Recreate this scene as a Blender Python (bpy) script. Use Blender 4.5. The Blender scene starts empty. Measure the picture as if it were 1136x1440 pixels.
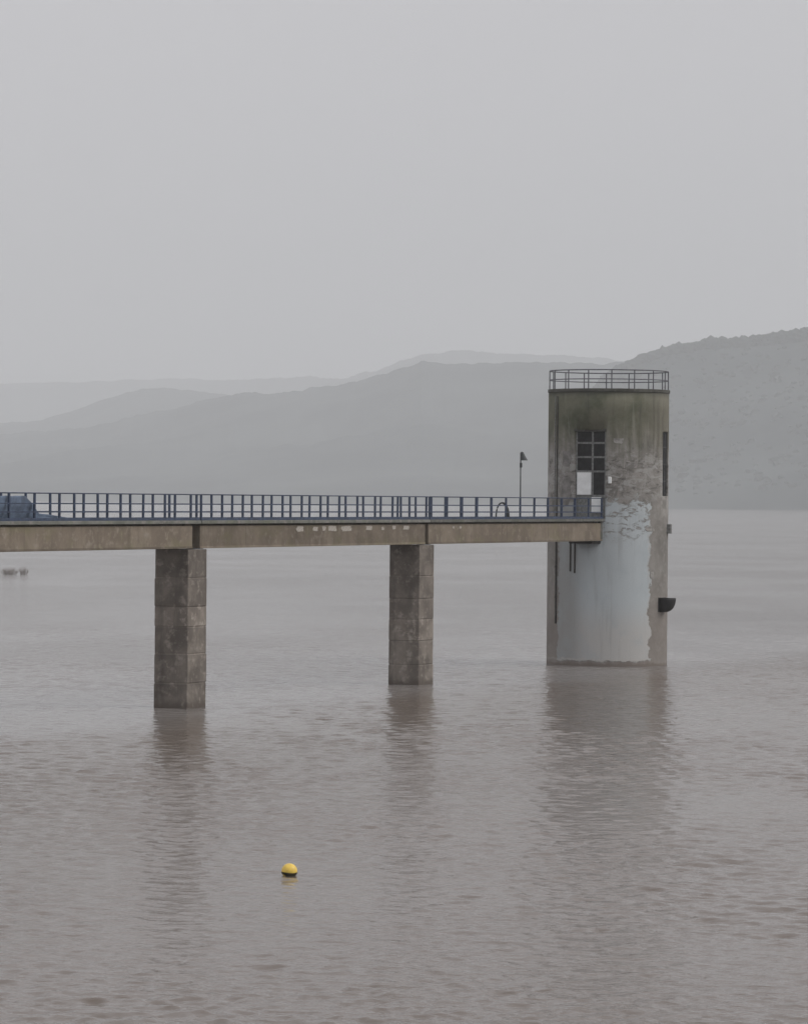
import bpy, bmesh, math, random
import numpy as np
from mathutils import Matrix, Vector, noise as mnoise

random.seed(7)
SC = bpy.context.scene
COL = SC.collection
R_ = math.radians

# ------------------------------------------------------------------ camera
CAM_H = 9.75
cam_data = bpy.data.cameras.new('camera')
cam = bpy.data.objects.new('camera', cam_data)
COL.objects.link(cam)
cam_data.sensor_fit = 'VERTICAL'
cam_data.sensor_height = 24.0
cam_data.lens = 24.0 * 5500.0 / 1440.0
cam_data.clip_start = 0.5
cam_data.clip_end = 60000.0
cam.matrix_world = (Matrix.Translation((0, 0, CAM_H)) @
                    Matrix.Rotation(math.pi / 2 - 0.00347, 4, 'X') @
                    Matrix.Rotation(0.0085, 4, 'Z'))
SC.camera = cam

# ------------------------------------------------------------------ sky: an even overcast
SUN_EL, SUN_AZ = R_(42), R_(98)          # azimuth clockwise from +Y (view direction)
world = bpy.data.worlds.new('World')
SC.world = world
world.use_nodes = True
wt = world.node_tree
wt.nodes.clear()
def wn(t, **kw):
    n = wt.nodes.new(t)
    for k, v in kw.items():
        setattr(n, k, v)
    return n
sky = wn('ShaderNodeTexSky', sky_type='NISHITA', sun_disc=False, sun_elevation=SUN_EL,
         sun_rotation=SUN_AZ, air_density=1.0, dust_density=4.0, ozone_density=1.0)
hs = wn('ShaderNodeHueSaturation')
hs.inputs['Saturation'].default_value = 0.25
wt.links.new(sky.outputs[0], hs.inputs['Color'])
tc = wn('ShaderNodeTexCoord')
cl = wn('ShaderNodeTexNoise')
cl.inputs['Scale'].default_value = 2.2
cl.inputs['Detail'].default_value = 4.0
cl.inputs['Roughness'].default_value = 0.55
wt.links.new(tc.outputs['Generated'], cl.inputs['Vector'])
cr = wn('ShaderNodeValToRGB')
cr.color_ramp.elements[0].position = 0.3
cr.color_ramp.elements[0].color = (5.05, 4.95, 5.2, 1)
cr.color_ramp.elements[1].position = 0.7
cr.color_ramp.elements[1].color = (5.6, 5.5, 5.72, 1)
wt.links.new(cl.outputs['Fac'], cr.inputs['Fac'])
mx = wn('ShaderNodeMix', data_type='RGBA')
mx.inputs[0].default_value = 0.88
wt.links.new(hs.outputs[0], mx.inputs[6])
wt.links.new(cr.outputs[0], mx.inputs[7])
bg = wn('ShaderNodeBackground')
bg.inputs['Strength'].default_value = 0.1
wt.links.new(mx.outputs[2], bg.inputs['Color'])
wo = wn('ShaderNodeOutputWorld')
wt.links.new(bg.outputs[0], wo.inputs['Surface'])

sun_data = bpy.data.lights.new('sun', 'SUN')
sun_data.energy = 1.2
sun_data.angle = R_(35)
sun_data.color = (1.0, 0.97, 0.93)
sun = bpy.data.objects.new('sun', sun_data)
COL.objects.link(sun)
sdir = Vector((math.sin(SUN_AZ) * math.cos(SUN_EL), math.cos(SUN_AZ) * math.cos(SUN_EL), math.sin(SUN_EL)))
sun.rotation_euler = sdir.to_track_quat('Z', 'Y').to_euler()
sun.location = (60, -30, 80)

SC.view_settings.view_transform = 'Standard'
SC.view_settings.look = 'None'
SC.view_settings.exposure = 0.38
SC.view_settings.gamma = 1.0
SC.view_settings.use_curve_mapping = False
SC.render.engine = 'CYCLES'
SC.cycles.use_denoising = True
SC.cycles.max_bounces = 6
SC.cycles.diffuse_bounces = 2
SC.cycles.glossy_bounces = 3
SC.cycles.volume_bounces = 2
SC.cycles.sample_clamp_indirect = 4.0


# ------------------------------------------------------------------ node helpers
class Mat:
    def __init__(self, name):
        self.m = bpy.data.materials.new(name)
        self.m.use_nodes = True
        self.t = self.m.node_tree
        self.t.nodes.clear()
        self.out = self.n('ShaderNodeOutputMaterial')
        self.b = self.n('ShaderNodeBsdfPrincipled')
        self.l(self.b.outputs[0], self.out.inputs['Surface'])
        self.coord = self.n('ShaderNodeTexCoord')

    def n(self, t, **kw):
        n = self.t.nodes.new(t)
        for k, v in kw.items():
            setattr(n, k, v)
        return n

    def l(self, a, b):
        self.t.links.new(a, b)

    def put(self, sock, v):
        if isinstance(v, (int, float, tuple, list)):
            if isinstance(v, (tuple, list)) and len(v) == 3 and sock.type == 'RGBA':
                v = (*v, 1)
            sock.default_value = v
        else:
            self.l(v, sock)

    def mapping(self, scale, src='Object', loc=(0, 0, 0), rot=(0, 0, 0)):
        m = self.n('ShaderNodeMapping')
        m.inputs['Scale'].default_value = scale
        m.inputs['Location'].default_value = loc
        m.inputs['Rotation'].default_value = rot
        self.l(self.coord.outputs[src], m.inputs['Vector'])
        return m.outputs[0]

    def noise(self, vec, scale=1.0, detail=4, rough=0.55, dist=0.0):
        n = self.n('ShaderNodeTexNoise')
        self.l(vec, n.inputs['Vector'])
        n.inputs['Scale'].default_value = scale
        n.inputs['Detail'].default_value = detail
        n.inputs['Roughness'].default_value = rough
        n.inputs['Distortion'].default_value = dist
        return n.outputs['Fac']

    def math(self, op, a, b=0.0, c=None, clamp=False):
        n = self.n('ShaderNodeMath', operation=op, use_clamp=clamp)
        self.put(n.inputs[0], a)
        self.put(n.inputs[1], b)
        if c is not None:
            self.put(n.inputs[2], c)
        return n.outputs[0]

    def smooth(self, v, lo, hi, a=0.0, b=1.0):
        n = self.n('ShaderNodeMapRange', interpolation_type='SMOOTHSTEP')
        self.put(n.inputs['Value'], v)
        n.inputs['From Min'].default_value = lo
        n.inputs['From Max'].default_value = hi
        n.inputs['To Min'].default_value = a
        n.inputs['To Max'].default_value = b
        return n.outputs[0]

    def mix(self, f, a, b, mode='MIX'):
        n = self.n('ShaderNodeMix', data_type='RGBA', blend_type=mode)
        self.put(n.inputs[0], f)
        self.put(n.inputs[6], a)
        self.put(n.inputs[7], b)
        return n.outputs[2]

    def bump(self, h, strength, dist, prev=None):
        n = self.n('ShaderNodeBump')
        self.put(n.inputs['Height'], h)
        n.inputs['Strength'].default_value = strength
        n.inputs['Distance'].default_value = dist
        if prev is not None:
            self.l(prev, n.inputs['Normal'])
        return n.outputs[0]

    def set(self, color=None, rough=None, normal=None, **kw):
        if color is not None:
            self.put(self.b.inputs['Base Color'], color)
        if rough is not None:
            self.put(self.b.inputs['Roughness'], rough)
        if normal is not None:
            self.l(normal, self.b.inputs['Normal'])
        for k, v in kw.items():
            self.put(self.b.inputs[k], v)
        return self.m


def plain(name, color, rough=0.6, metallic=0.0, vary=0.25, scale=6.0, spec=0.4):
    M = Mat(name)
    v = M.mapping((1, 1, 1))
    f = M.noise(v, scale, 4, 0.6)
    dark = tuple(c * (1 - vary) for c in color)
    light = tuple(min(1, c * (1 + vary)) for c in color)
    c = M.mix(M.smooth(f, 0.3, 0.7), dark, light)
    return M.set(c, rough, None, Metallic=metallic, **{'Specular IOR Level': spec})


def concrete(name, base, dark, light, moss=None, streak=1.0, seed=0.0, lines=0.0, top=None):
    """weathered cast concrete: blotches, vertical rain streaks, fine grain"""
    M = Mat(name)
    v = M.mapping((1, 1, 1), loc=(seed, seed * 0.7, seed * 0.3))
    big = M.noise(v, 0.7, 5, 0.6, 0.4)
    c = M.mix(M.smooth(big, 0.35, 0.68), dark, base)
    mid = M.noise(v, 2.6, 5, 0.65)
    c = M.mix(M.math('MULTIPLY', M.smooth(mid, 0.5, 0.68), 0.75), c, light)
    vs = M.mapping((1.5, 1.5, 0.25), loc=(seed, 3.1, 0))
    st = M.noise(vs, 1.0, 4, 0.6)
    c = M.mix(M.math('MULTIPLY', M.smooth(st, 0.5, 0.75), 0.55 * streak), c, tuple(x * 0.55 for x in dark))
    if moss is not None:
        ms = M.noise(M.mapping((0.5, 0.5, 0.9), loc=(9 + seed, 2, 0)), 1.0, 4, 0.6)
        c = M.mix(M.math('MULTIPLY', M.smooth(ms, 0.48, 0.7), 0.6), c, moss)
    if lines:
        vl = M.mapping((0.9, 0.9, 0.02), loc=(seed, 0, 0))
        ln = M.noise(vl, 1.0, 2, 0.5)
        c = M.mix(M.math('MULTIPLY', M.smooth(M.math('ABSOLUTE', M.math('SUBTRACT', ln, 0.5)), 0.012, 0.0), lines),
                  c, tuple(x * 0.5 for x in dark))
    fine = M.noise(v, 18.0, 4, 0.7)
    c = M.mix(0.25, c, M.mix(fine, (0.25, 0.25, 0.25), (0.75, 0.75, 0.75)), 'SOFT_LIGHT')
    oi = M.n('ShaderNodeObjectInfo')
    tone = M.smooth(oi.outputs['Random'], 0, 1, 0.80, 1.24)      # every pour has its own tone
    tn = M.n('ShaderNodeCombineColor')
    for k in range(3): M.l(tone, tn.inputs[k])
    c = M.mix(1.0, c, tn.outputs[0], 'MULTIPLY')
    # tide mark just above the water, a real stain with its own ragged edge
    sep = M.n('ShaderNodeSeparateXYZ')
    M.l(M.coord.outputs['Object'], sep.inputs[0])
    zz = M.math('ADD', sep.outputs[2], M.math('MULTIPLY', M.math('SUBTRACT', mid, 0.5), 0.7))
    c = M.mix(M.smooth(zz, 0.45, 0.05, 0, 0.75), c, (0.10, 0.082, 0.068))
    n = M.bump(fine, 0.5, 0.02)
    n = M.bump(mid, 0.5, 0.04, n)
    return M.set(c, M.smooth(mid, 0.3, 0.7, 0.75, 0.95), n, **{'Specular IOR Level': 0.25})


# ------------------------------------------------------------------ mesh helpers
def tag(o, label=None, cat=None, group=None, kind=None):
    if label: o['label'] = label
    if cat: o['category'] = cat
    if group: o['group'] = group
    if kind: o['kind'] = kind
    return o

def empty(name, loc=(0, 0, 0), rz=0.0):
    o = bpy.data.objects.new(name, None)
    COL.objects.link(o)
    o.location = loc
    o.rotation_euler = (0, 0, rz)
    o.empty_display_size = 0.3
    return o

def link(name, mesh, mat, parent=None, loc=(0, 0, 0), rz=0.0):
    o = bpy.data.objects.new(name, mesh)
    COL.objects.link(o)
    if mat is not None and not mesh.materials:
        mesh.materials.append(mat)
    o.location = loc
    o.rotation_euler = (0, 0, rz)
    if parent is not None:
        o.parent = parent
    return o

def from_bm(name, bm, mat, parent=None, smooth=False, loc=(0, 0, 0), rz=0.0):
    me = bpy.data.meshes.new(name)
    bmesh.ops.recalc_face_normals(bm, faces=bm.faces)
    bm.to_mesh(me)
    bm.free()
    if smooth:
        me.polygons.foreach_set('use_smooth', [True] * len(me.polygons))
    return link(name, me, mat, parent, loc, rz)

def box_bm(x0, x1, y0, y1, z0, z1, bev=0.0, bm=None):
    own = bm is None
    tmp = bmesh.new()
    bmesh.ops.create_cube(tmp, size=1.0)
    for v in tmp.verts:
        v.co = ((x0 + x1) / 2 + v.co.x * (x1 - x0), (y0 + y1) / 2 + v.co.y * (y1 - y0), (z0 + z1) / 2 + v.co.z * (z1 - z0))
    if bev > 0:
        bmesh.ops.bevel(tmp, geom=tmp.edges[:], offset=bev, segments=1, affect='EDGES', clamp_overlap=True)
    if own:
        return tmp
    me = bpy.data.meshes.new('tmp')
    tmp.to_mesh(me)
    tmp.free()
    bm.from_mesh(me)
    bpy.data.meshes.remove(me)
    return bm

def box(name, x0, x1, y0, y1, z0, z1, mat, parent=None, bev=0.0, loc=(0, 0, 0), rz=0.0):
    return from_bm(name, box_bm(x0, x1, y0, y1, z0, z1, bev), mat, parent, False, loc, rz)

def tube_bm(pts, radii, seg=10, bm=None, closed=False):
    bm = bm or bmesh.new()
    pts = [Vector(p) for p in pts]
    if isinstance(radii, (int, float)):
        radii = [radii] * len(pts)
    rings = []
    n = len(pts)
    for i, p in enumerate(pts):
        if closed:
            d = pts[(i + 1) % n] - pts[i - 1]
        else:
            d = pts[min(i + 1, n - 1)] - pts[max(i - 1, 0)]
        d.normalize()
        up = Vector((0, 0, 1)) if abs(d.z) < 0.95 else Vector((1, 0, 0))
        a = d.cross(up).normalized()
        b = d.cross(a).normalized()
        rings.append([bm.verts.new(p + (a * math.cos(t) + b * math.sin(t)) * radii[i])
                      for t in (2 * math.pi * k / seg for k in range(seg))])
    last = n if closed else n - 1
    for i in range(last):
        r0, r1 = rings[i], rings[(i + 1) % n]
        for k in range(seg):
            bm.faces.new((r0[k], r0[(k + 1) % seg], r1[(k + 1) % seg], r1[k]))
    if not closed:
        bm.faces.new(rings[0])
        bm.faces.new(rings[-1][::-1])
    return bm


# ------------------------------------------------------------------ materials
M_girder = concrete('girder_concrete', (0.235, 0.196, 0.152), (0.165, 0.135, 0.105), (0.29, 0.255, 0.21),
                    moss=(0.185, 0.17, 0.10), streak=0.5, seed=3.0, lines=0.25)
M_slab = concrete('deck_edge_concrete', (0.19, 0.192, 0.178), (0.125, 0.13, 0.115), (0.27, 0.25, 0.23),
                  moss=(0.16, 0.175, 0.12), streak=0.9, seed=6.0)
M_pier = concrete('pier_concrete', (0.27, 0.238, 0.205), (0.155, 0.134, 0.116), (0.40, 0.36, 0.315),
                  streak=1.0, seed=11.0)
M_bearing_and_shade = plain('bearing_rubber_and_shade', (0.03, 0.027, 0.025), 0.8)  # pier bearings, and the dark shade pieces at the tower end
M_patch = plain('bare_aggregate_patch', (0.42, 0.39, 0.35), 0.9, vary=0.3, scale=14)
M_blue = plain('blue_grey_paint', (0.038, 0.058, 0.105), 0.5, vary=0.35, scale=5)
M_rail_grey = plain('grey_paint', (0.13, 0.135, 0.15), 0.55, vary=0.3, scale=7)
M_dark_metal = plain('dark_metal', (0.055, 0.06, 0.062), 0.55, vary=0.3)
M_black = plain('black_rubber', (0.016, 0.016, 0.017), 0.6, vary=0.3, scale=3)
M_white = plain('white_board', (0.86, 0.88, 0.88), 0.6, vary=0.06, scale=3)
M_frame = plain('door_frame_paint', (0.19, 0.195, 0.19), 0.6, vary=0.3, scale=8)
M_pane = plain('dusty_dark_glass', (0.022, 0.022, 0.023), 0.5, vary=0.4, scale=3, spec=0.2)
M_pipe = plain('drain_pipe', (0.05, 0.048, 0.042), 0.7, vary=0.35)
M_tarp = plain('blue_tarpaulin', (0.15, 0.20, 0.285), 0.6, vary=0.3, scale=2.5)
M_yellow = plain('yellow_buoy_plastic', (0.88, 0.62, 0.12), 0.4, vary=0.12, scale=9)
M_band = plain('dark_waterline_growth', (0.035, 0.03, 0.012), 0.7, vary=0.4, scale=12)
M_hose = plain('dark_hose', (0.03, 0.036, 0.036), 0.6)
M_twig = plain('wet_twig_bark', (0.19, 0.165, 0.15), 0.9)
M_leaf = plain('drab_leaf', (0.24, 0.215, 0.19), 0.9, vary=0.35, scale=4)
M_mortar = plain('mortar_repair', (0.30, 0.29, 0.275), 0.95, vary=0.3, scale=5)
M_mortar_dull = plain('old_mortar_repair', (0.225, 0.215, 0.205), 0.95, vary=0.3, scale=2.5)
M_old_pipe = plain('weathered_pipe', (0.085, 0.085, 0.072), 0.8, vary=0.4, scale=1.5)
M_stick = plain('pale_stake', (0.42, 0.41, 0.39), 0.8)


# ------------------------------------------------------------------ the reservoir
def water_material():
    M = Mat('turbid_water')
    geo = M.coord.outputs['Object']
    TH = R_(23.5049)
    sep = M.n('ShaderNodeSeparateXYZ')
    M.l(geo, sep.inputs[0])
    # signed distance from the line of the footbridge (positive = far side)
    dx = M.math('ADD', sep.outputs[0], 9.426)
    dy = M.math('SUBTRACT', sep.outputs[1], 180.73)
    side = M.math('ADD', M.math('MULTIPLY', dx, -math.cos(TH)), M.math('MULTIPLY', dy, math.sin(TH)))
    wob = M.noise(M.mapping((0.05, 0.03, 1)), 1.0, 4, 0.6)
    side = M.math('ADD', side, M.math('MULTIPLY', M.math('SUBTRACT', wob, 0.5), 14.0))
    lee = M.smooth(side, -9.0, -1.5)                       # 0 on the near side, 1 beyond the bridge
    # suspended silt
    silt = M.noise(M.mapping((0.02, 0.012, 1)), 1.0, 4, 0.6)
    c = M.mix(M.smooth(silt, 0.3, 0.7), (0.175, 0.150, 0.138), (0.215, 0.188, 0.172))
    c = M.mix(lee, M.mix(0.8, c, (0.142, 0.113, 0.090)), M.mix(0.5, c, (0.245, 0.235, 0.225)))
    # wind ripples
    v1 = M.mapping((0.55, 0.9, 1), rot=(0, 0, 0.25))
    w1 = M.noise(v1, 1.0, 3, 0.55, 0.3)
    v2 = M.mapping((1.7, 2.9, 1), rot=(0, 0, -0.12))
    w2 = M.noise(v2, 1.0, 3, 0.6, 0.6)
    v3 = M.mapping((6, 9, 1), rot=(0, 0, 0.1))
    w3 = M.noise(v3, 1.0, 2, 0.6)
    gust = M.smooth(M.noise(M.mapping((0.035, 0.02, 1), loc=(4, 8, 0)), 1.0, 3, 0.55), 0.35, 0.7, 0.55, 1.25)
    far = M.n('ShaderNodeVectorMath', operation='LENGTH')
    M.l(geo, far.inputs[0])
    big_w = M.smooth(far.outputs['Value'], 110.0, 300.0, 0.0, 1.0)      # the long ripples are modelled near the shore
    big_w = M.math('MAXIMUM', big_w, M.smooth(far.outputs['Value'], 54.0, 46.0))
    bearing = M.math('ABSOLUTE', M.math('ARCTAN2', sep.outputs[0], sep.outputs[1]))
    big_w = M.math('MAXIMUM', big_w, M.smooth(bearing, 0.184, 0.204))
    h = M.math('ADD', M.math('MULTIPLY', M.math('MULTIPLY', w1, 0.21), big_w),
               M.math('MULTIPLY', w2, M.math('ADD', 0.035, M.math('MULTIPLY', big_w, 0.115))))
    h = M.math('ADD', h, M.math('MULTIPLY', w3, 0.012))
    h = M.math('MULTIPLY', h, gust)
    n = M.bump(h, 1.0, 1.0)
    return M.set(c, 0.1, n, IOR=1.333)

def make_water():
    """one sheet round the shore: a polar grid, fine where the ripples can be seen, each ripple real relief there"""
    q = 0.0012
    fine = np.arange(-0.2046, 0.2047, q * 1.1)
    coarse = np.concatenate([np.linspace(-math.pi, -0.5, 24)[:-1], np.linspace(-0.5, -0.206, 12)[:-1]])
    az = np.concatenate([coarse, fine, -coarse[::-1][:-1]])
    rr = [0.5, 10, 25, 38, 46]
    while rr[-1] < 330: rr.append(rr[-1] * (1 + q))
    while rr[-1] < 19000: rr.append(rr[-1] * 1.12)
    rr = np.array(rr)
    Rg, Az = np.meshgrid(rr, az, indexing='ij')
    X, Y = Rg * np.sin(Az), Rg * np.cos(Az)
    Z = np.zeros_like(X)
    rng = np.random.default_rng(11)
    sel = (np.abs(Az) < 0.205) & (Rg > 45) & (Rg < 330)
    x, y, r = X[sel], Y[sel], Rg[sel]
    z = np.zeros_like(x)
    n = 64
    lam = np.geomspace(0.26, 1.7, n)
    for k in range(n):
        d = rng.normal(math.radians(200), math.radians(50))
        kx, ky = math.sin(d) * 2 * math.pi / lam[k], math.cos(d) * 2 * math.pi / lam[k]
        slope = 0.0215 * (0.7 + 0.6 * rng.random()) * (lam[k] / 1.0) ** -0.45
        amp = slope * lam[k] / (2 * math.pi)
        att = np.clip((lam[k] / (q * r) - 2.2) / 2.0, 0, 1)
        z += amp * att * np.sin(kx * x + ky * y + rng.random() * 6.283)
    # gusts: calm and ruffled patches drifting across the reservoir
    g = np.zeros_like(x)
    for k in range(10):
        d = rng.random() * 6.283; L = rng.uniform(9, 55)
        g += np.sin((x * math.sin(d) * 1.6 + y * math.cos(d) * 0.7) * 2 * math.pi / L + rng.random() * 6.283)
    z *= np.clip(0.95 + 0.09 * g, 0.6, 1.25)
    edge = np.clip((0.204 - np.abs(Az[sel])) / 0.02, 0, 1) * np.clip((325 - r) / 110, 0, 1) * np.clip((r - 46) / 6, 0, 1)
    Z[sel] = z * edge
    co = np.stack([X, Y, Z], -1).reshape(-1, 3).astype(np.float32)
    nr, na = Rg.shape
    i, j = np.meshgrid(np.arange(nr - 1), np.arange(na), indexing='ij')
    j2 = (j + 1) % na
    F = np.stack([i * na + j, (i + 1) * na + j, (i + 1) * na + j2, i * na + j2], -1)[:, :, ::-1].reshape(-1, 4).astype(np.int32)
    me = bpy.data.meshes.new('water')
    me.vertices.add(len(co)); me.vertices.foreach_set('co', co.ravel())
    me.loops.add(F.size); me.loops.foreach_set('vertex_index', F.ravel())
    me.polygons.add(len(F))
    me.polygons.foreach_set('loop_start', np.arange(0, F.size, 4, dtype=np.int32))
    me.polygons.foreach_set('use_smooth', np.ones(len(F), dtype=bool))
    me.update(calc_edges=True)
    o = link('water', me, water_material())
    return tag(o, 'muddy grey-brown reservoir water with small wind ripples', kind='structure')
make_water()


# ------------------------------------------------------------------ hills beyond the reservoir
def hill_material():
    M = Mat('scrub_hillside')
    v = M.mapping((1, 1, 1))
    a = M.noise(v, 0.004, 5, 0.6)
    b = M.noise(v, 0.03, 4, 0.65)
    c = M.mix(M.smooth(a, 0.35, 0.65), (0.013, 0.03, 0.032), (0.062, 0.082, 0.08))
    c = M.mix(M.math('MULTIPLY', M.smooth(b, 0.5, 0.75), 0.4), c, (0.045, 0.06, 0.06))
    return M.set(c, 0.95, None, **{'Specular IOR Level': 0.1})
M_hill = hill_material()
HORIZON = lambda px: 696.9 + px * 0.0083        # picture row of the true horizon

def interp(pts, u):
    if u <= pts[0][0]: return pts[0][1]
    for (a, va), (b, vb) in zip(pts, pts[1:]):
        if u <= b:
            return va + (vb - va) * (u - a) / (b - a)
    return pts[-1][1]

def make_hill(name, label, ridge, dist, shore, u0, u1, step, rough, seed, crest=0.5, rows=34):
    """ridge: list of (bearing, skyline) control points; each becomes a real height at the ridge's distance"""
    us = np.arange(u0, u1 + 1, step)
    verts = []
    vs = np.concatenate([np.linspace(0, 1, rows - 10), np.linspace(1, 1.6, 11)[1:]])   # 0 shore, 1 ridge, 1.6 well behind it
    for v in vs:
        for u in us:
            D1 = interp(dist, u); D0 = interp(shore, u)
            D = D0 + (D1 - D0) * v
            b = (u - 568) / 5500.0
            H = CAM_H + (HORIZON(u) - interp(ridge, u)) / 5500.0 * D1
            if v <= 1:
                p = v ** 0.9 * (1 - 0.12 * math.sin(math.pi * v))
            else:
                p = 1 - ((v - 1) / 0.6) ** 1.5 * 0.75
            x, y = b * D, D
            nz = mnoise.fractal(Vector((x / 420, y / 420, seed)), 1.0, 2.0, 5)
            nf = mnoise.fractal(Vector((x / 60, y / 60, seed + 5)), 0.8, 2.0, 4)
            e = math.sin(math.pi * min(v, 1)) if v < 1 else 0.0
            z = H * p + nz * rough * (e * 3.2 + 0.8) + nf * rough * (0.22 if v < 0.97 else crest) * min(1, v * 3)
            if v < 0.02: z = -0.5
            verts.append((x, y, max(z, -0.5)))
    n = len(us)
    faces = [(j * n + i, j * n + i + 1, (j + 1) * n + i + 1, (j + 1) * n + i) for j in range(rows - 1) for i in range(n - 1)]
    me = bpy.data.meshes.new(name)
    me.from_pydata(verts, [], faces)
    me.polygons.foreach_set('use_smooth', [True] * len(faces))
    o = link(name, me, M_hill)
    tag(o, label, kind='structure')
    return o, verts, n, rows

R_A = [(778, 712), (792, 640), (815, 570), (848, 530), (885, 511), (900, 505), (920, 498), (950, 490), (980, 485), (1000, 481),
       (1050, 477), (1075, 474), (1100, 469), (1136, 463), (1200, 452), (1350, 440), (1600, 455), (2000, 520), (2400, 560)]
hillA, vA, nA, rA = make_hill('near_hillside', 'darkest wooded hillside rising at right behind the tower', R_A,
                              [(778, 5500), (1136, 5300), (2400, 5000)], [(778, 4850), (1136, 4650), (2400, 4000)],
                              772, 2400, 4, 9, 1.0, 0.15)
R_B = [(-100, 620), (120, 600), (250, 575), (330, 556), (400, 549), (450, 545), (500, 537), (530, 528), (568, 517), (590, 509), (620, 511), (700, 513), (800, 512),
       (870, 510), (950, 508), (1100, 515), (1400, 540), (1800, 560)]
make_hill('middle_hillside', 'pale grey hillside in the middle distance behind the footbridge', R_B,
          [(-100, 8800), (560,7600), (1800, 6600)], [(-100, 6300), (700, 5700), (1800, 5300)], -100, 1800, 2.5, 9, 21.0, 0.55)
R_D = [(-900, 560), (-500, 585), (-200, 600), (0, 594), (60, 590), (100, 578), (120, 570), (150, 560), (180, 551), (200, 547), (250, 548),
       (268, 551), (300, 556), (380, 560), (480, 585), (560, 640)]
make_hill('left_hillside', 'faint rounded hill fading into mist at left', R_D,
          [(-900, 11200), (560, 9800)], [(-900, 9600), (560, 8400)], -900, 560, 2.5, 8, 41.0, 0.6)
R_C = [(-700, 545), (-300, 556), (-100, 545), (0, 541), (120, 538), (250, 533), (330, 535), (400, 532), (480, 532), (520, 525), (540, 515), (580, 503),
       (610, 497), (650, 494), (700, 497), (760, 500), (860, 506), (1000, 515), (1300, 530), (2000, 540)]
make_hill('far_ridge', 'palest far ridge showing faintly above the nearer hills', R_C,
          [(-700, 16500), (300, 15500), (560, 12600), (2000, 11500)], [(-700, 15000), (300, 14000), (560, 10600), (2000, 9600)], -700, 2000, 3, 10, 61.0, 0.5)

def make_wood():
    """low tree crowns covering the nearest hillside, one mass"""
    V = np.array(vA).reshape(rA, nA, 3)
    ico = bmesh.new()
    bmesh.ops.create_icosphere(ico, subdivisions=1, radius=1.0)
    iv = np.array([v.co[:] for v in ico.verts])
    ifc = np.array([[v.index for v in f.verts] for f in ico.faces])
    ico.free()
    rng = np.random.default_rng(5)
    N = 4600
    jmax = rA - 10
    j = rng.integers(2, jmax, N); i = rng.integers(0, min(nA, 190) - 1, N)
    j[:3400] = rng.integers(jmax - 2, jmax - 1, 3400)          # denser along the crest
    fr = rng.random((N, 2))
    P = (V[j, i] * (1 - fr[:, :1]) + V[j, i + 1] * fr[:, :1])
    P = P * (1 - fr[:, 1:]) + (V[np.minimum(j + 1, rA - 1), i]) * fr[:, 1:]
    r = rng.uniform(2.2, 5.0, N) * (0.6 + rng.random(N) ** 2)
    jit = 1 + rng.normal(0, 0.16, (N, len(iv), 1))
    A = P[:, None, :] + iv[None] * jit * r[:, None, None] * np.array([1.2, 1.2, 0.85])
    F = (ifc[None] + (np.arange(N) * len(iv))[:, None, None]).reshape(-1, 3)
    me = bpy.data.meshes.new('woodland')
    me.from_pydata(A.reshape(-1, 3).tolist(), [], F.tolist())
    M = Mat('tree_cover')
    f = M.noise(M.mapping((0.02, 0.02, 0.02)), 1.0, 3)
    c = M.mix(M.smooth(f, 0.3, 0.7), (0.018, 0.034, 0.034), (0.03, 0.048, 0.046))
    o = link('woodland', me, M.set(c, 0.95, None, **{'Specular IOR Level': 0.1}))
    tag(o, 'hazy scrub and tree cover on the right hillside', kind='stuff')
make_wood()


# ------------------------------------------------------------------ the footbridge
# local frame: x runs along the bridge towards the tower, y across it (0 = near rail line), z up, water at 0
TH = R_(23.5049)
BR_LOC, BR_ROT = (-9.426, 180.732, 0), math.pi / 2 - TH
W, L2, L3 = 1.72, 26.8575, 25.898
ZR = 9.872
Z_KERB, Z_TOE, Z_SLAB, Z_GIRD = ZR - 1.09, ZR - 1.22, ZR - 1.375, ZR - 2.5
bridge = empty('footbridge', BR_LOC, BR_ROT)
tag(bridge, 'long concrete footbridge with blue-grey railings leading out to the tower', 'footbridge')

spans = [(-26.8, -0.72, -26.75, -0.09), (0.07, L2 - 0.42, 0.0, L2 - 0.03), (L2 + 0.02, L2 + L3 - 0.02, L2 + 0.02, L2 + L3 + 0.03)]
for k, (g0, g1, s0, s1) in enumerate(spans):
    # deck slab: carries the toe board, overhangs the girder a little
    box('deck_slab', s0, s1, -0.14, W + 0.14, Z_SLAB, Z_TOE, M_slab, bridge, 0.015)
    # girder: a deep fascia beam each side, joined by a soffit
    bm = box_bm(g0, g1, 0.0, 0.42, Z_GIRD, Z_SLAB - 0.085, 0.02)
    box_bm(g0, g1, W - 0.42, W, Z_GIRD, Z_SLAB - 0.085, 0.02, bm)
    box_bm(g0 + 0.3, g1 - 0.3, 0.4, W - 0.4, Z_GIRD + 0.25, Z_SLAB - 0.006, 0.0, bm)
    g = from_bm('girder', bm, M_girder, bridge)
    # cast seams standing slightly proud along the bottom edge
    box('bottom_lip', g0 + 0.01, g1 - 0.01, -0.02, 0.06, Z_GIRD - 0.012, Z_GIRD + 0.09, M_girder, g, 0.01)
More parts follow.
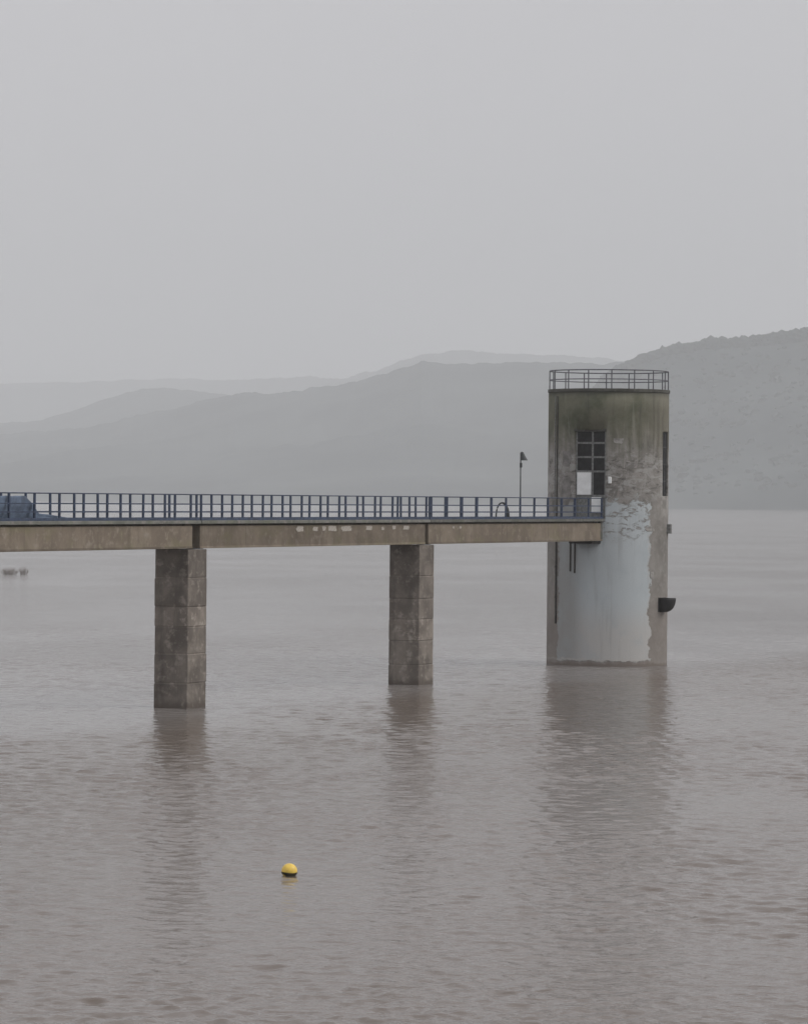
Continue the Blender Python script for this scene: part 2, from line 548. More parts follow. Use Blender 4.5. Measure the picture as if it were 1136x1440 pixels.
# end rib next to the tower
box('end_rib', L2 + L3 - 0.30, L2 + L3 - 0.06, -0.035, 0.05, Z_GIRD + 0.1, Z_SLAB - 0.03, M_slab, bridge, 0.01)
box('diaphragm', -0.60, -0.06, 0.45, W - 0.45, Z_GIRD + 0.1, Z_SLAB - 0.03, M_girder, bridge)
box('diaphragm', L2 - 0.36, L2 - 0.06, 0.45, W - 0.45, Z_GIRD + 0.1, Z_SLAB - 0.03, M_girder, bridge)
box('under_girder_shade', L2 + L3 - 1.3, L2 + L3 + 0.9, 0.12, W - 0.12, Z_GIRD - 0.17, Z_GIRD - 0.02, M_bearing_and_shade, bridge, 0.02)  # thin dark slab added as the shade below the girder end
box('end_gap_shade', L2 + L3 - 0.019, L2 + L3 + 0.13, 0.04, W - 0.04, Z_GIRD + 0.03, Z_SLAB - 0.01, M_bearing_and_shade, bridge)  # dark block filling the gap at the tower, its shadow made solid

# pale bare patches high on the middle girder
rp = random.Random(3)
def patch_mesh(w, h):
    bm = bmesh.new()
    n = 14
    ring = []
    for i in range(n):
        a = 2 * math.pi * i / n
        q = rp.uniform(0.75, 1.05)
        ex = abs(math.cos(a)) ** 0.4 * math.copysign(1, math.cos(a))
        ez = abs(math.sin(a)) ** 0.4 * math.copysign(1, math.sin(a))
        ring.append((ex * w / 2 * q, ez * h / 2 * q))
    f = [bm.verts.new((x, 0, z)) for x, z in ring]
    b = [bm.verts.new((x, 0.02, z)) for x, z in ring]
    bm.faces.new(f)
    bm.faces.new(b[::-1])
    for i in range(n):
        bm.faces.new((f[i], b[i], b[(i + 1) % n], f[(i + 1) % n]))
    return bm
for t, w, h in ((9.15, 0.62, 0.24), (10.65, 0.42, 0.20), (11.5, 0.30, 0.2), (12.35, 0.66, 0.24), (13.75, 0.85, 0.26), (16.1, 0.55, 0.22),
                (17.5, 0.22, 0.16), (18.7, 0.30, 0.2), (20.0, 0.55, 0.2), (25.3, 0.16, 0.12), (26.1, 0.22, 0.12)):
    from_bm('bare_patch', patch_mesh(w * 1.5, h * 1.15), M_patch, bridge, loc=(t * 1.196, -0.006, Z_SLAB - 0.24 - rp.uniform(0, 0.05)))

# piers, cast in lifts with open joints
def pier(t, joints):
    p = box('pier', t - 1.11, t + 0.78, 0.03, W - 0.03, -1.4, Z_GIRD - 0.06, M_pier, bridge)
    zs = [-1.3] + joints + [Z_GIRD - 0.035]
    rr = random.Random(int(t * 10) + 5)
    for a, b in zip(zs, zs[1:]):
        j = [rr.uniform(-0.012, 0.012) for _ in range(4)]
        box('concrete_lift', t - 1.13 + j[0], t + 0.80 + j[1], 0.0 + j[2], W + j[3], a + 0.02, b - 0.02, M_pier, p, 0.022)
    for s in (-0.62, 0.2):
        box('bearing', t + s, t + s + 0.32, 0.06, 0.4, Z_GIRD - 0.034, Z_GIRD + 0.012, M_bearing_and_shade, p)
pier(0, [1.15, 2.5, 3.75, 4.67, 6.0])
pier(L2, [1.05, 2.3, 3.43, 4.5, 5.7])
pier(-L2, [1.2, 2.6, 3.9, 5.2])

# railings: posts in pairs at every joint, three bars, a toe board
post_me = bpy.data.meshes.new('post')
bm = box_bm(-0.052, 0.052, -0.045, 0.045, 0.0, ZR - Z_TOE - 0.02, 0.008)
bm.to_mesh(post_me); bm.free()
post_me.materials.append(M_blue)
post_sets = [([-0.24 - 2.2 * k for k in range(12)], -26.7, -0.1), ([0.22 + k * (L2 - 0.44) / 12 for k in range(13)], 0.05, L2 - 0.05),
             ([L2 + 0.23 + k * (L3 - 0.30) / 12 for k in range(13)], L2 + 0.05, L2 + L3 + 0.02)]
def railing(y, where, rail_parent):
    for ts, a, b in post_sets:
        if y > 0.5 and a > L2: ts = [t - 0.17 for t in ts[1:]] + [L2 + 0.23]
        top = from_bm('railing', tube_bm([(a, y, ZR - 0.025), (b, y, ZR - 0.025)], 0.026, 8), M_blue, bridge, True)
        top['label'] = where
        for dz in (0.47, 0.83):
            box('bar', a, b, y - 0.016, y + 0.016, ZR - dz - 0.025, ZR - dz + 0.025, M_blue, top)
        box('toe_board', a, b, y - 0.03, y + 0.03, Z_TOE + 0.004, Z_KERB, M_blue, top, 0.006)
        for t in ts:
            j = random.uniform(-0.012, 0.012)
            p = link('post', post_me, None, top, (t + j, y + (0.081 if y < 0.5 else -0.081), Z_TOE + 0.002))
            p.rotation_euler = (random.uniform(-0.008, 0.008), random.uniform(-0.008, 0.008), 0)
railing(-0.04, 'blue-grey railing on the near edge of the footbridge', bridge)
railing(W + 0.04, 'blue-grey railing on the far edge of the footbridge', bridge)


def on_bridge(t, w, z=0.0):
    c, s = math.cos(BR_ROT), math.sin(BR_ROT)
    return (BR_LOC[0] + c * t - s * w, BR_LOC[1] + s * t + c * w, z)


# ------------------------------------------------------------------ intake tower
TC = (12.115, 232.7)
TR, TRI = 3.58, 3.17
Z_TOP = 16.30
tower = empty('intake_tower', (TC[0], TC[1], 0))
tag(tower, 'round weathered concrete intake tower standing in the reservoir at the end of the footbridge', 'tower')

def tower_material():
    M = Mat('tower_concrete')
    uvn = M.n('ShaderNodeUVMap'); uvn.uv_map = 'wall'
    sep = M.n('ShaderNodeSeparateXYZ')
    M.l(uvn.outputs[0], sep.inputs[0])
    u, z = sep.outputs[0], sep.outputs[1]          # arc length and height in metres
    def mp(sx, sy, ox=0.0, oy=0.0):
        m = M.n('ShaderNodeMapping')
        m.inputs['Scale'].default_value = (sx, sy, 1)
        m.inputs['Location'].default_value = (ox, oy, 0)
        M.l(uvn.outputs[0], m.inputs['Vector'])
        return m.outputs[0]
    big = M.noise(mp(0.6, 0.5), 1.0, 5, 0.6, 0.3)
    mid = M.noise(mp(1.6, 2.2, 3, 1), 1.0, 6, 0.65, 0.3)
    streak = M.noise(mp(2.6, 0.16, 7, 2), 1.0, 5, 0.65)
    fine = M.noise(mp(9, 12), 1.0, 4, 0.7)
    course = M.noise(mp(0.95, 2.3, 1, 9), 1.0, 6, 0.74, 0.5)      # worn, horizontal casting bands
    # bare concrete
    c = M.mix(M.smooth(big, 0.3, 0.7), (0.20, 0.19, 0.175), (0.30, 0.285, 0.265))
    c = M.mix(M.math('MULTIPLY', M.smooth(mid, 0.45, 0.75), 0.6), c, (0.38, 0.365, 0.345))
    # worn bands in the middle of the shaft
    band = M.math('MULTIPLY', M.smooth(z, 13.0, 12.0), M.smooth(z, 9.4, 10.2))
    c = M.mix(M.math('MULTIPLY', M.math('MULTIPLY', M.smooth(course, 0.50, 0.58), band), 0.85), c, (0.38, 0.375, 0.365))
    c = M.mix(M.math('MULTIPLY', M.math('MULTIPLY', M.smooth(course, 0.45, 0.38), band), 0.85), c, (0.10, 0.096, 0.09))
    blot = M.noise(mp(1.1, 0.8, 12, 4), 1.0, 6, 0.7, 0.6)
    up = M.smooth(z, 8.6, 9.6)
    c = M.mix(M.math('MULTIPLY', M.math('MULTIPLY', M.smooth(blot, 0.52, 0.60), up), 0.7), c, (0.36, 0.352, 0.335))
    c = M.mix(M.math('MULTIPLY', M.math('MULTIPLY', M.smooth(blot, 0.45, 0.38), up), 0.6), c, (0.12, 0.115, 0.105))
    # algae and soot washed down from the rim
    zn = M.math('ADD', z, M.math('MULTIPLY', M.math('SUBTRACT', streak, 0.5), 5.0))
    alg = M.smooth(zn, 11.8, 14.4)
    algc = M.mix(M.smooth(big, 0.35, 0.6), (0.078, 0.088, 0.05), (0.145, 0.145, 0.098))
    algc = M.mix(M.smooth(u, 1.2, 3.0, 0, 0.6), algc, (0.20, 0.185, 0.145))
    c = M.mix(M.math('MULTIPLY', alg, 0.86), c, algc)
    c = M.mix(M.math('MULTIPLY', M.smooth(streak, 0.55, 0.72), M.smooth(z, 9, 13, 0, 0.65)), c, (0.075, 0.072, 0.062))
    c = M.mix(M.math('MULTIPLY', M.smooth(streak, 0.44, 0.33), M.smooth(z, 11, 14, 0, 0.6)), c, (0.25, 0.25, 0.20))
    c = M.mix(M.math('MULTIPLY', M.smooth(z, 15.7, 16.2), 0.7), c, (0.07, 0.07, 0.06))
    # dark vertical joint strip on the left
    # pale blue-grey render coat with a torn edge
    wob = M.math('ADD', M.math('MULTIPLY', M.math('SUBTRACT', mid, 0.5), 1.1),
                 M.math('MULTIPLY', M.math('SUBTRACT', fine, 0.5), 0.35))
    rag = M.noise(mp(0.9, 1.1, 5, 3), 1.0, 6, 0.7)
    ur = M.math('ADD', M.math('ADD', u, M.math('MULTIPLY', wob, 0.7)), M.math('MULTIPLY', M.math('SUBTRACT', rag, 0.5), 1.3))
    zt = M.math('ADD', M.math('ADD', z, M.math('MULTIPLY', wob, 2.4)), M.math('MULTIPLY', M.math('SUBTRACT', rag, 0.5), 2.0))
    zb = M.math('ADD', z, M.math('MULTIPLY', wob, 0.5))
    coat = M.math('MULTIPLY', M.smooth(ur, 2.62, 2.50), M.smooth(zt, 9.8, 9.5))
    coat = M.math('MULTIPLY', coat, M.smooth(zb, 0.24, 0.34))
    coat = M.math('MULTIPLY', coat, M.smooth(ur, -3.62, -3.5))
    spk = M.noise(mp(1.4, 3.0, 2, 6), 1.0, 6, 0.78, 0.5)
    holes = M.math('MULTIPLY', M.smooth(spk, 0.475, 0.42), M.math('MULTIPLY', M.smooth(z, 7.0, 8.0), M.smooth(u, -1.2, 0.2)))
    coat = M.math('MULTIPLY', coat, M.math('SUBTRACT', 1.0, M.math('MULTIPLY', holes, 0.9)))
    cc = M.mix(M.smooth(z, 1.5, 4.2), (0.50, 0.495, 0.48), (0.495, 0.54, 0.56))
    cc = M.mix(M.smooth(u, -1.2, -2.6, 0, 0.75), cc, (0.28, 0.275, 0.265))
    cc = M.mix(M.math('MULTIPLY', M.smooth(big, 0.45, 0.7), 0.4), cc, (0.375, 0.425, 0.45))
    cc = M.mix(M.math('MULTIPLY', M.smooth(streak, 0.5, 0.75), 0.3), cc, (0.24, 0.24, 0.235))
    c = M.mix(coat, c, cc)
    # torn edge of the coat catches chalky white
    rim = M.math('MULTIPLY', M.smooth(M.math('ABSOLUTE', M.math('SUBTRACT', ur, 2.5)), 0.12, 0.0), M.smooth(zt, 9.4, 8.4))
    c = M.mix(M.math('MULTIPLY', rim, M.smooth(fine, 0.4, 0.6, 0, 0.8)), c, (0.50, 0.49, 0.47))
    rimb = M.math('MULTIPLY', M.smooth(M.math('ABSOLUTE', M.math('SUBTRACT', zb, 0.38)), 0.1, 0.0), M.smooth(ur, 2.6, 2.4))
    c = M.mix(M.math('MULTIPLY', rimb, 0.6), c, (0.50, 0.48, 0.45))
    # tide stain
    c = M.mix(M.smooth(zb, 0.26, 0.08, 0, 0.85), c, (0.13, 0.105, 0.088))
    # brown silt on the lower right
    c = M.mix(M.math('MULTIPLY', M.math('SUBTRACT', 1.0, coat), M.smooth(z, 6, 2, 0, 0.5)), c, (0.26, 0.225, 0.20))
    c = M.mix(0.3, c, M.mix(fine, (0.25, 0.25, 0.25), (0.75, 0.75, 0.75)), 'SOFT_LIGHT')
    n = M.bump(fine, 0.5, 0.02)
    n = M.bump(M.math('ADD', M.math('MULTIPLY', course, band), M.math('MULTIPLY', coat, 0.6)), 0.7, 0.05, n)
    return M.set(c, 0.9, n, **{'Specular IOR Level': 0.25})
M_tower = tower_material()

DOOR = (-36.2, -5.5, Z_TOE + 0.005, 13.88)          # opening: angle from, angle to, bottom, top
SLOT = (60.3, 76.5, 10.02, 13.80)
def tower_shell():
    angs = sorted(set([-180 + 3 * k for k in range(120)] + [DOOR[0], DOOR[1], SLOT[0], SLOT[1]]))
    angs = [a for a in angs if not any(0 < abs(a - e) < 0.9 for e in (DOOR[0], DOOR[1], SLOT[0], SLOT[1]))]
    zs = sorted(set([-1.4, 0.0, 2, 4, 6, Z_TOP - 0.18, 15.0] + [DOOR[2], DOOR[3], SLOT[2], SLOT[3], 12.0]))
    n, m = len(angs), len(zs)
    bm = bmesh.new()
    uvl = bm.loops.layers.uv.new('wall')
    def ring(r):
        return [[bm.verts.new((r * math.sin(R_(a)), -r * math.cos(R_(a)), z)) for a in angs] for z in zs]
    O, I = ring(TR), ring(TRI)
    def hole(i, j):
        am = angs[i] + 0.01; zm = (zs[j] + zs[j + 1]) / 2
        return any(h[0] <= am < h[1] and h[2] < zm < h[3] for h in (DOOR, SLOT))
    def uv(face, aa):
        for lp in face.loops:
            co = lp.vert.co
            a = math.degrees(math.atan2(co.x, -co.y))
            if a - aa > 180: a -= 360
            if aa - a > 180: a += 360
            lp[uvl].uv = (R_(a) * TR, co.z)
    for j in range(m - 1):
        for i in range(n):
            i2 = (i + 1) % n
            if hole(i, j): continue
            mid = angs[i] + 1
            f = bm.faces.new((O[j][i], O[j][i2], O[j + 1][i2], O[j + 1][i])); f.smooth = True; uv(f, mid)
            f = bm.faces.new((I[j][i2], I[j][i], I[j + 1][i], I[j + 1][i2])); f.smooth = True; uv(f, mid)
            # reveals round the openings
            if 0 < j and hole(i, j - 1):
                f = bm.faces.new((O[j][i2], O[j][i], I[j][i], I[j][i2])); uv(f, mid)
            if j + 1 < m - 1 and hole(i, j + 1):
                f = bm.faces.new((O[j + 1][i], O[j + 1][i2], I[j + 1][i2], I[j + 1][i])); uv(f, mid)
            if hole(i2, j):
                f = bm.faces.new((O[j][i2], I[j][i2], I[j + 1][i2], O[j + 1][i2])); uv(f, mid)
            if hole(i - 1, j):
                f = bm.faces.new((I[j][i], O[j][i], O[j + 1][i], I[j + 1][i])); uv(f, mid)
    for i in range(n):                                  # close top and bottom rims
        i2 = (i + 1) % n
        f = bm.faces.new((O[-1][i], O[-1][i2], I[-1][i2], I[-1][i])); uv(f, angs[i] + 1)
        f = bm.faces.new((O[0][i2], O[0][i], I[0][i], I[0][i2])); uv(f, angs[i] + 1)
    me = bpy.data.meshes.new('shaft_wall')
    bm.to_mesh(me); bm.free()
    return link('shaft_wall', me, M_tower, tower)
tower_shell()

def disc_bm(r, z0, z1, seg=96):
    bm = bmesh.new()
    bmesh.ops.create_cone(bm, cap_ends=True, segments=seg, radius1=r, radius2=r, depth=z1 - z0)
    for v in bm.verts: v.co.z += (z0 + z1) / 2
    return bm
M_roof = concrete('roof_concrete', (0.15, 0.148, 0.13), (0.09, 0.09, 0.078), (0.22, 0.22, 0.2), seed=17.0)
from_bm('roof_slab', disc_bm(TR + 0.045, Z_TOP - 0.175, Z_TOP), M_roof, tower)
from_bm('floor_slab', disc_bm(TRI - 0.005, Z_TOE - 0.25, Z_TOE - 0.005), M_roof, tower)

# guard rail round the roof
rr_ = TR - 0.06
def ring_pts(r, z, n=96):
    return [(r * math.sin(2 * math.pi * k / n), -r * math.cos(2 * math.pi * k / n), z) for k in range(n)]
guard = from_bm('roof_railing', tube_bm(ring_pts(rr_, Z_TOP + 1.10), 0.035, 8, closed=True), M_rail_grey, tower, True)
from_bm('bar', tube_bm(ring_pts(rr_, Z_TOP + 0.56), 0.03, 8, closed=True), M_rail_grey, guard, True)
gp = bpy.data.meshes.new('post')
bm = tube_bm([(0, 0, 0), (0, 0, 1.10)], 0.036, 8)
bm.to_mesh(gp); bm.free(); gp.materials.append(M_rail_grey)
for k in range(16):
    a = R_(-0.4 + 22.5 * k)
    link('post', gp, None, guard, (rr_ * math.sin(a), -rr_ * math.cos(a), Z_TOP - 0.005))

# tall glazed door where the footbridge enters
DA = R_((DOOR[0] + DOOR[1]) / 2)
half = TR * math.sin(R_((DOOR[1] - DOOR[0]) / 2))
rad = TR * math.cos(R_((DOOR[1] - DOOR[0]) / 2)) - 0.16
D_LOC = (rad * math.sin(DA), -rad * math.cos(DA), 0)
zb, zt_ = DOOR[2], DOOR[3]
bm = box_bm(-half + 0.02, -half + 0.12, -0.05, 0.05, zb + 0.01, zt_ - 0.02)
box_bm(half - 0.10, half - 0.02, -0.05, 0.05, zb + 0.01, zt_ - 0.02, 0, bm)
box_bm(-half + 0.121, half - 0.101, -0.048, 0.048, zt_ - 0.12, zt_ - 0.021, 0, bm)
box_bm(-half + 0.121, half - 0.101, -0.048, 0.048, zb + 0.011, zb + 0.11, 0, bm)
door = from_bm('door', bm, M_frame, tower, loc=D_LOC, rz=DA)
door['label'] = 'tall grey framed door with a grid of dark panes'
u0, u1 = -half + 0.12, half - 0.10
um0, um1 = 0.045, 0.165
rows = [zt_ - 0.12, 13.10, 12.27, 11.43, 10.0, zb + 0.11]
box('mullion', um0, um1, -0.045, 0.045, zb + 0.111, zt_ - 0.121, M_frame, door, 0.006)
for z in rows[1:-1]:
    box('glazing_bar', u0 + 0.001, um0 - 0.001, -0.04, 0.04, z - 0.055, z + 0.055, M_frame, door, 0.005)
    box('glazing_bar', um1 + 0.001, u1 - 0.001, -0.04, 0.04, z - 0.055, z + 0.055, M_frame, door, 0.005)
for k, (a, b) in enumerate(zip(rows, rows[1:])):
    for c, (x0, x1) in enumerate(((u0, um0), (um1, u1))):
        zz0, zz1 = b + (0.055 if k < 4 else 0), a - (0.055 if k else 0)
        if k == 3 and c == 0:
            box('white_panel', x0 + 0.004, x1 - 0.004, -0.11, 0.0, zz0 + 0.004, zz1 - 0.004, M_white, door, 0.008)
        elif k == 4:
            box('lower_panel', x0 + 0.004, x1 - 0.004, -0.02, 0.02, zz0 + 0.004, zz1 - 0.004, M_frame, door)
        else:
            box('pane', x0 + 0.002, x1 - 0.002, -0.008, 0.008, zz0 + 0.002, zz1 - 0.002, M_pane, door)
box('notice_board', um1 - 0.10, um1 + 0.50, -0.085, -0.055, 9.0, 9.92, M_white, door, 0.006)
# lintel shadow ledge
box('lintel', -half - 0.05, half + 0.03, -0.20, -0.052, zt_ - 0.10, zt_ + 0.06, M_roof, tower, 0.02, D_LOC, DA)

# slot window on the right side: deep dark frame
SA = R_((SLOT[0] + SLOT[1]) / 2)
sh = TR * math.sin(R_((SLOT[1] - SLOT[0]) / 2))
srad = TR * math.cos(R_((SLOT[1] - SLOT[0]) / 2)) - 0.10
slot = box('slot_window', -sh + 0.01, sh - 0.01, -0.02, 0.02, SLOT[2] + 0.01, SLOT[3] - 0.01, M_pane, tower, 0, (srad * math.sin(SA), -srad * math.cos(SA), 0), SA)
for z in (10.9, 11.9, 12.9):
    box('glazing_bar', -sh + 0.012, sh - 0.012, -0.045, -0.021, z - 0.03, z + 0.03, M_dark_metal, slot)
box('mullion', -0.03, 0.03, -0.05, -0.0215, SLOT[2] + 0.012, SLOT[3] - 0.012, M_dark_metal, slot)

def at_wall(a, off=0.0):
    return ((TR + off) * math.sin(R_(a)), -(TR + off) * math.cos(R_(a)))
def wall_pipe(name, a, z0, z1, r, off, mat=M_pipe):
    x, y = at_wall(a, off)
    pts = [(x, y, z0 + (z1 - z0) * k / 12) for k in range(13)]
    return from_bm(name, tube_bm(pts, r, 10), mat, tower, True)
wall_pipe('drain_pipe', -59.7, 8.55, 15.85, 0.05, 0.03, M_old_pipe)
dp = wall_pipe('drain_pipe', -59.7, 2.45, 8.5, 0.06, 0.04)
for z in (4.0, 5.8, 7.6):
    x, y = at_wall(-59.7, 0.05)
    from_bm('clip', tube_bm([(x, y, z - 0.04), (x, y, z + 0.04)], 0.08, 10), M_pipe, dp, True)
wall_pipe('conduit', -63.8, 8.6, 15.9, 0.03, 0.02, M_frame)
wall_pipe('drain_pipe', -40.1, 5.55, 7.5, 0.05, 0.035)
wall_pipe('drain_pipe', -35.2, 5.45, 7.5, 0.05, 0.035)
# white lamp box beside the door
x, y = at_wall(-1.5, 0.06)
box('wall_lamp', -0.10, 0.10, -0.09, 0.09, 10.72, 11.12, M_white, tower, 0.03, (x, y, 0), R_(-1.5))
x, y = at_wall(77.0, 0.08)
box('junction_box', -0.22, 0.22, -0.16, 0.14, 7.80, 8.36, M_frame, tower, 0.02, (x, y, 0), R_(77))
# mortar repairs
def bent_patch(a, z, w, h, mat):
    bm = patch_mesh(w, h)
    for v in bm.verts:
        b = R_(a) + v.co.x / TR
        rad_w = TR + 0.022 - v.co.y * 1.6
        v.co = (rad_w * math.sin(b), -rad_w * math.cos(b), z + v.co.z)
    from_bm('mortar_patch', bm, mat, tower)
bent_patch(6.6, 13.23, 0.66, 0.34, M_mortar)
bent_patch(24.0, 12.05, 1.3, 0.16, M_mortar)
bent_patch(36.0, 11.75, 0.9, 0.14, M_mortar)
bent_patch(-47.0, 10.3, 0.75, 1.9, M_mortar_dull)
bent_patch(-46.0, 12.2, 0.7, 1.0, M_mortar_dull)
bent_patch(40.5, 8.05, 0.75, 0.30, M_mortar)
bent_patch(44.0, 5.35, 0.35, 0.5, M_mortar)

# black bowl-shaped hood low on the right side
def hood_bm(w, out, h):
    """flat open top, near-vertical back, belly swept down and back to the wall"""
    bm = bmesh.new()
    NU, NV = 14, 9
    rows_ = []
    for j in range(NV + 1):
        v = j / NV                                   # 0 rim, 1 bottom
        reach = out * math.cos(v * math.pi / 2) ** 0.8 + 0.10
        zz = -h * math.sin(v * math.pi / 2)
        ww = w / 2 * (1 - 0.30 * v * v)
        row = []
        for i in range(NU + 1):
            s = -1 + 2 * i / NU
            prof = (1 - abs(s) ** 3.2) ** (1 / 2.2)
            row.append(bm.verts.new((ww * s, -reach * (0.25 + 0.75 * prof) if abs(s) < 1 else 0.05, zz)))
        rows_.append(row)
    for j in range(NV):
        for i in range(NU):
            bm.faces.new((rows_[j][i], rows_[j][i + 1], rows_[j + 1][i + 1], rows_[j + 1][i]))
    return bm
x, y = at_wall(62.5, -0.02)
hood = from_bm('hood', hood_bm(1.0, 0.72, 0.84), M_black, tower, True, loc=(x, y, 4.0), rz=R_(62.5))
sm = hood.modifiers.new('thick', 'SOLIDIFY'); sm.thickness = 0.06; sm.offset = -1
hood['label'] = 'black bowl-shaped hood low on the right side of the tower'
box('hood_back', -0.54, 0.54, -0.03, 0.06, -0.82, 0.03, M_black, hood, 0.02)


# ------------------------------------------------------------------ lamp post on the footbridge
lamp = empty('lamp_post', on_bridge(43.6, W - 0.2, Z_TOE), 0.0)
tag(lamp, 'slim grey lamp post with conical shade standing on the footbridge left of the tower', 'lamp post')
LH = 12.42 - Z_TOE
from_bm('pole', tube_bm([(0, 0, 0), (0, 0, 1.2), (0, 0, 1.25), (0, 0, LH - 0.02)], [0.055, 0.055, 0.042, 0.036], 10), M_dark_metal, lamp, True)
box('base_plate', -0.14, 0.14, -0.14, 0.14, 0.0, 0.03, M_dark_metal, lamp)
box('ballast_box', -0.055, 0.085, -0.06, 0.06, LH - 0.86, LH - 0.60, M_dark_metal, lamp, 0.01)
bm = bmesh.new()
prof = [(0.045, 0.0), (0.10, -0.03), (0.16, -0.20), (0.27, -0.47), (0.285, -0.49)]
rg = []
for r, z in prof:
    rg.append([bm.verts.new((0.02 + r * 0.62 + r * math.cos(t) * 0.75, r * math.sin(t) * 0.75, z)) for t in (2 * math.pi * k / 20 for k in range(20))])
for a, b in zip(rg, rg[1:]):
    for k in range(20):
        bm.faces.new((a[k], a[(k + 1) % 20], b[(k + 1) % 20], b[k]))
bm.faces.new(rg[0]); bm.faces.new(rg[-1][::-1])
from_bm('lamp_shade', bm, M_dark_metal, lamp, True, loc=(0, 0, LH + 0.03))

# dark hose arching over the deck behind the near railing
hose = empty('hose_loop', on_bridge(38.4, 0.55, Z_TOE), 0.0)
tag(hose, 'dark hose bent into an upright arch behind the railing near the lamp post', 'hose')
pts, rad_ = [], []
for k in range(25):
    a = math.pi * (1 - k / 24)
    pts.append((0.33 * math.cos(a) + 0.03, 0.04 * math.sin(2 * a), 0.05 + 0.85 * math.sin(a) ** 0.8))
    rad_.append(0.045 + 0.055 * max(0, (k - 12) / 12) ** 0.7)
from_bm('hose_arch', tube_bm(pts, rad_, 10), M_hose, hose, True)
from_bm('end_coupling', tube_bm([(0.36, 0, 0.002), (0.36, 0, 0.12)], 0.125, 14), M_dark_metal, hose, True)
from_bm('end_coupling', tube_bm([(-0.30, 0, 0.002), (-0.30, 0, 0.10)], 0.07, 14), M_dark_metal, hose, True)

# blue tarpaulin gathered against the inside of the near railing, at the left end
def tarp():
    bm = bmesh.new()
    T0, T1, N, Mv = -26.4, -11.0, 120, 12
    grid = []
    for i in range(N + 1):
        t = T0 + (T1 - T0) * i / N
        if t < -16.2: hgt = 1.06
        elif t < -15.3: hgt = 1.06 - 0.46 * (t + 16.2) / 0.9
        elif t < -15.0: hgt = 0.60 - 0.30 * (t + 15.3) / 0.3
        else: hgt = 0.30 * max(0.0, 1 - (t + 15.0) / 3.9) ** 0.8 + 0.015
        hgt += 0.05 * mnoise.noise(Vector((t * 1.3, 0, 0))) * min(1, hgt)
        row = []
        for j in range(Mv + 1):
            q = j / Mv
            fold = 0.06 * mnoise.noise(Vector((t * 2.2, q * 1.5, 4))) + 0.03 * mnoise.noise(Vector((t * 6, q * 3, 1)))
            y = 0.21 + fold + 0.25 * (1 - q) ** 2 * min(1, hgt)
            row.append(bm.verts.new((t, y, q * max(hgt, 0.01))))
        grid.append(row)
    for i in range(N):
        for j in range(Mv):
            bm.faces.new((grid[i][j], grid[i + 1][j], grid[i + 1][j + 1], grid[i][j + 1]))
    o = from_bm('tarpaulin', bm, M_tarp, None, True, loc=(BR_LOC[0], BR_LOC[1], Z_TOE + 0.012), rz=BR_ROT)
    s = o.modifiers.new('thick', 'SOLIDIFY'); s.thickness = 0.025; s.offset = 1
    tag(o, 'blue-grey tarpaulin gathered behind the footbridge railing at the left edge', 'tarpaulin')
tarp()


# ------------------------------------------------------------------ things in the water
buoy = empty('buoy', (-2.874, 100.88, 0))
tag(buoy, 'small round yellow buoy floating in the foreground', 'buoy')
bm = bmesh.new()
bmesh.ops.create_uvsphere(bm, u_segments=32, v_segments=20, radius=0.205)
for v in bm.verts: v.co.z = v.co.z * 0.95 + 0.115
from_bm('float', bm, M_yellow, buoy, True)
bp = []
bm = bmesh.new()
zsb = [-0.06, -0.02, 0.03, 0.07, 0.085]
rg = []
for z in zsb:
    q = (z - 0.115) / 0.95
    r = math.sqrt(max(0.0, 0.205 ** 2 - q * q)) + (0.008 if z < 0.08 else 0.002)
    rg.append([bm.verts.new((r * math.cos(t), r * math.sin(t), z + 0.012 * math.sin(2 * t + 0.6))) for t in (2 * math.pi * k / 32 for k in range(32))])
for a, b in zip(rg, rg[1:]):
    for k in range(32):
        bm.faces.new((a[k], a[(k + 1) % 32], b[(k + 1) % 32], b[k]))
from_bm('waterline_band', bm, M_band, buoy, True)

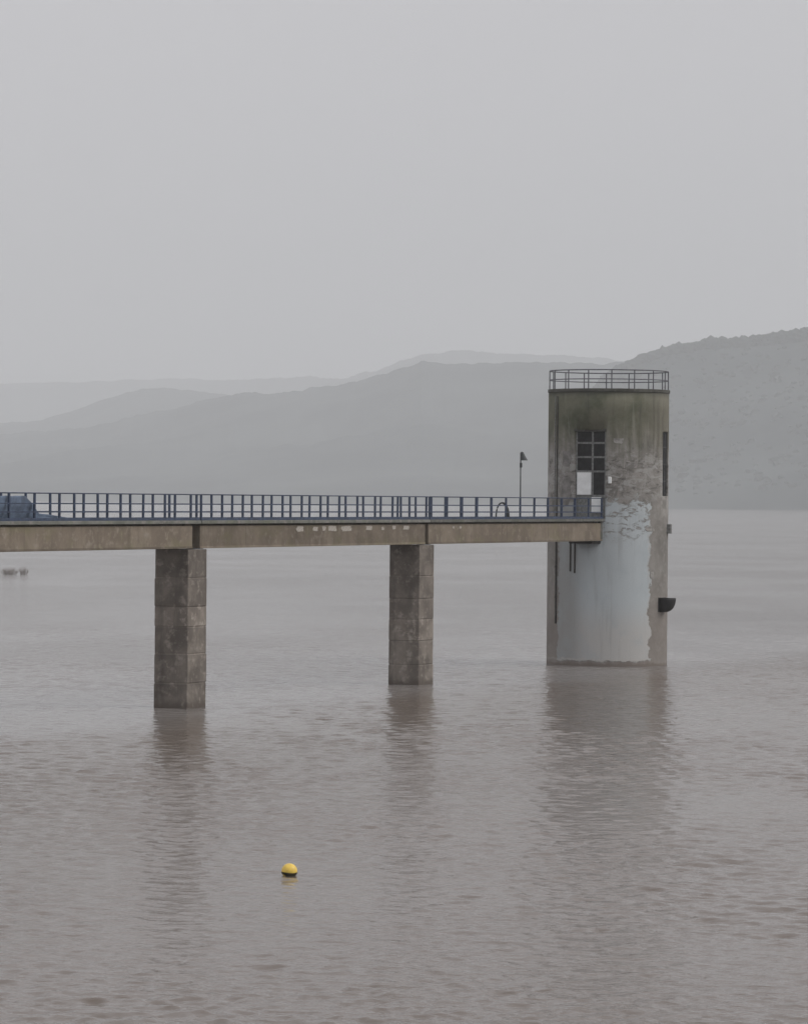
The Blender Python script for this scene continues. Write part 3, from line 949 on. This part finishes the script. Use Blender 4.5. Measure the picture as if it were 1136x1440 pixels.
def bush(loc, rx, rz, n, label, seed):
    r = random.Random(seed)
    root = empty('flooded_bush', loc)
    tag(root, label, 'bush', 'bushes standing in the water')
    bt = bmesh.new(); bl = bmesh.new()
    for k in range(n):
        a = r.uniform(0, 2 * math.pi); q = math.sqrt(r.random())
        tip = Vector((math.cos(a) * q * rx, math.sin(a) * q * rx * 0.8, rz * (1 - 0.55 * q * q) * r.uniform(0.65, 1.0)))
        base = Vector((tip.x * 0.45, tip.y * 0.45, -0.3))
        midp = base.lerp(tip, 0.5) + Vector((r.uniform(-.1, .1), r.uniform(-.1, .1), 0.08))
        tube_bm([base, midp, tip], [0.024, 0.016, 0.006], 4, bt)
        for _ in range(14):
            s = r.uniform(0.35, 1.02)
            p = (base.lerp(midp, s * 2) if s < 0.5 else midp.lerp(tip, s * 2 - 1)) + Vector((r.gauss(0, .09), r.gauss(0, .09), r.gauss(0, .07)))
            if p.z < 0.02: continue
            d1 = Vector((r.gauss(0, 1), r.gauss(0, 1), r.gauss(0, 1))).normalized() * r.uniform(0.03, 0.06)
            d2 = d1.orthogonal().normalized() * r.uniform(0.015, 0.03)
            q4 = [bl.verts.new(p + d1), bl.verts.new(p + d2), bl.verts.new(p - d1), bl.verts.new(p - d2)]
            bl.faces.new(q4)
    from_bm('branches', bt, M_twig, root)
    me = bpy.data.meshes.new('foliage'); bl.to_mesh(me); bl.free()
    f = link('foliage', me, M_leaf, root); f['kind'] = 'stuff'
bush((-48.2, 479.6, 0), 1.25, 1.05, 60, 'larger of two drab bushes poking out of the water at far left', 3)
bush((-46.6, 480.5, 0), 0.65, 1.3, 26, 'smaller upright drab bush just right of the larger flooded bush', 8)

stake = from_bm('marker_stake', tube_bm([(0, 0, -0.5), (0.02, 0, 0.3), (0.10, 0, 0.95)], [0.05, 0.045, 0.03], 8), M_stick, None, True, loc=(16.11, 679.0, 0))
tag(stake, 'thin pale stake sticking out of the water between middle pier and tower', 'stake')


# ------------------------------------------------------------------ haze: misty air over the reservoir
hz = bmesh.new()
box_bm(-21000, 21000, -21000, 23000, -2.6, 1100, 0, hz)
me = bpy.data.meshes.new('haze'); hz.to_mesh(me); hz.free()
hm = bpy.data.materials.new('misty_air')
hm.use_nodes = True
ht = hm.node_tree; ht.nodes.clear()
ho = ht.nodes.new('ShaderNodeOutputMaterial')
hv = ht.nodes.new('ShaderNodeVolumePrincipled')
hv.inputs['Color'].default_value = (0.96, 0.985, 1.0, 1)
hv.inputs['Density'].default_value = 1.7e-4
hv.inputs['Anisotropy'].default_value = 0.0
ht.links.new(hv.outputs[0], ho.inputs['Volume'])
haze = link('haze', me, hm)
tag(haze, 'pale grey mist filling the air over the reservoir', kind='stuff')
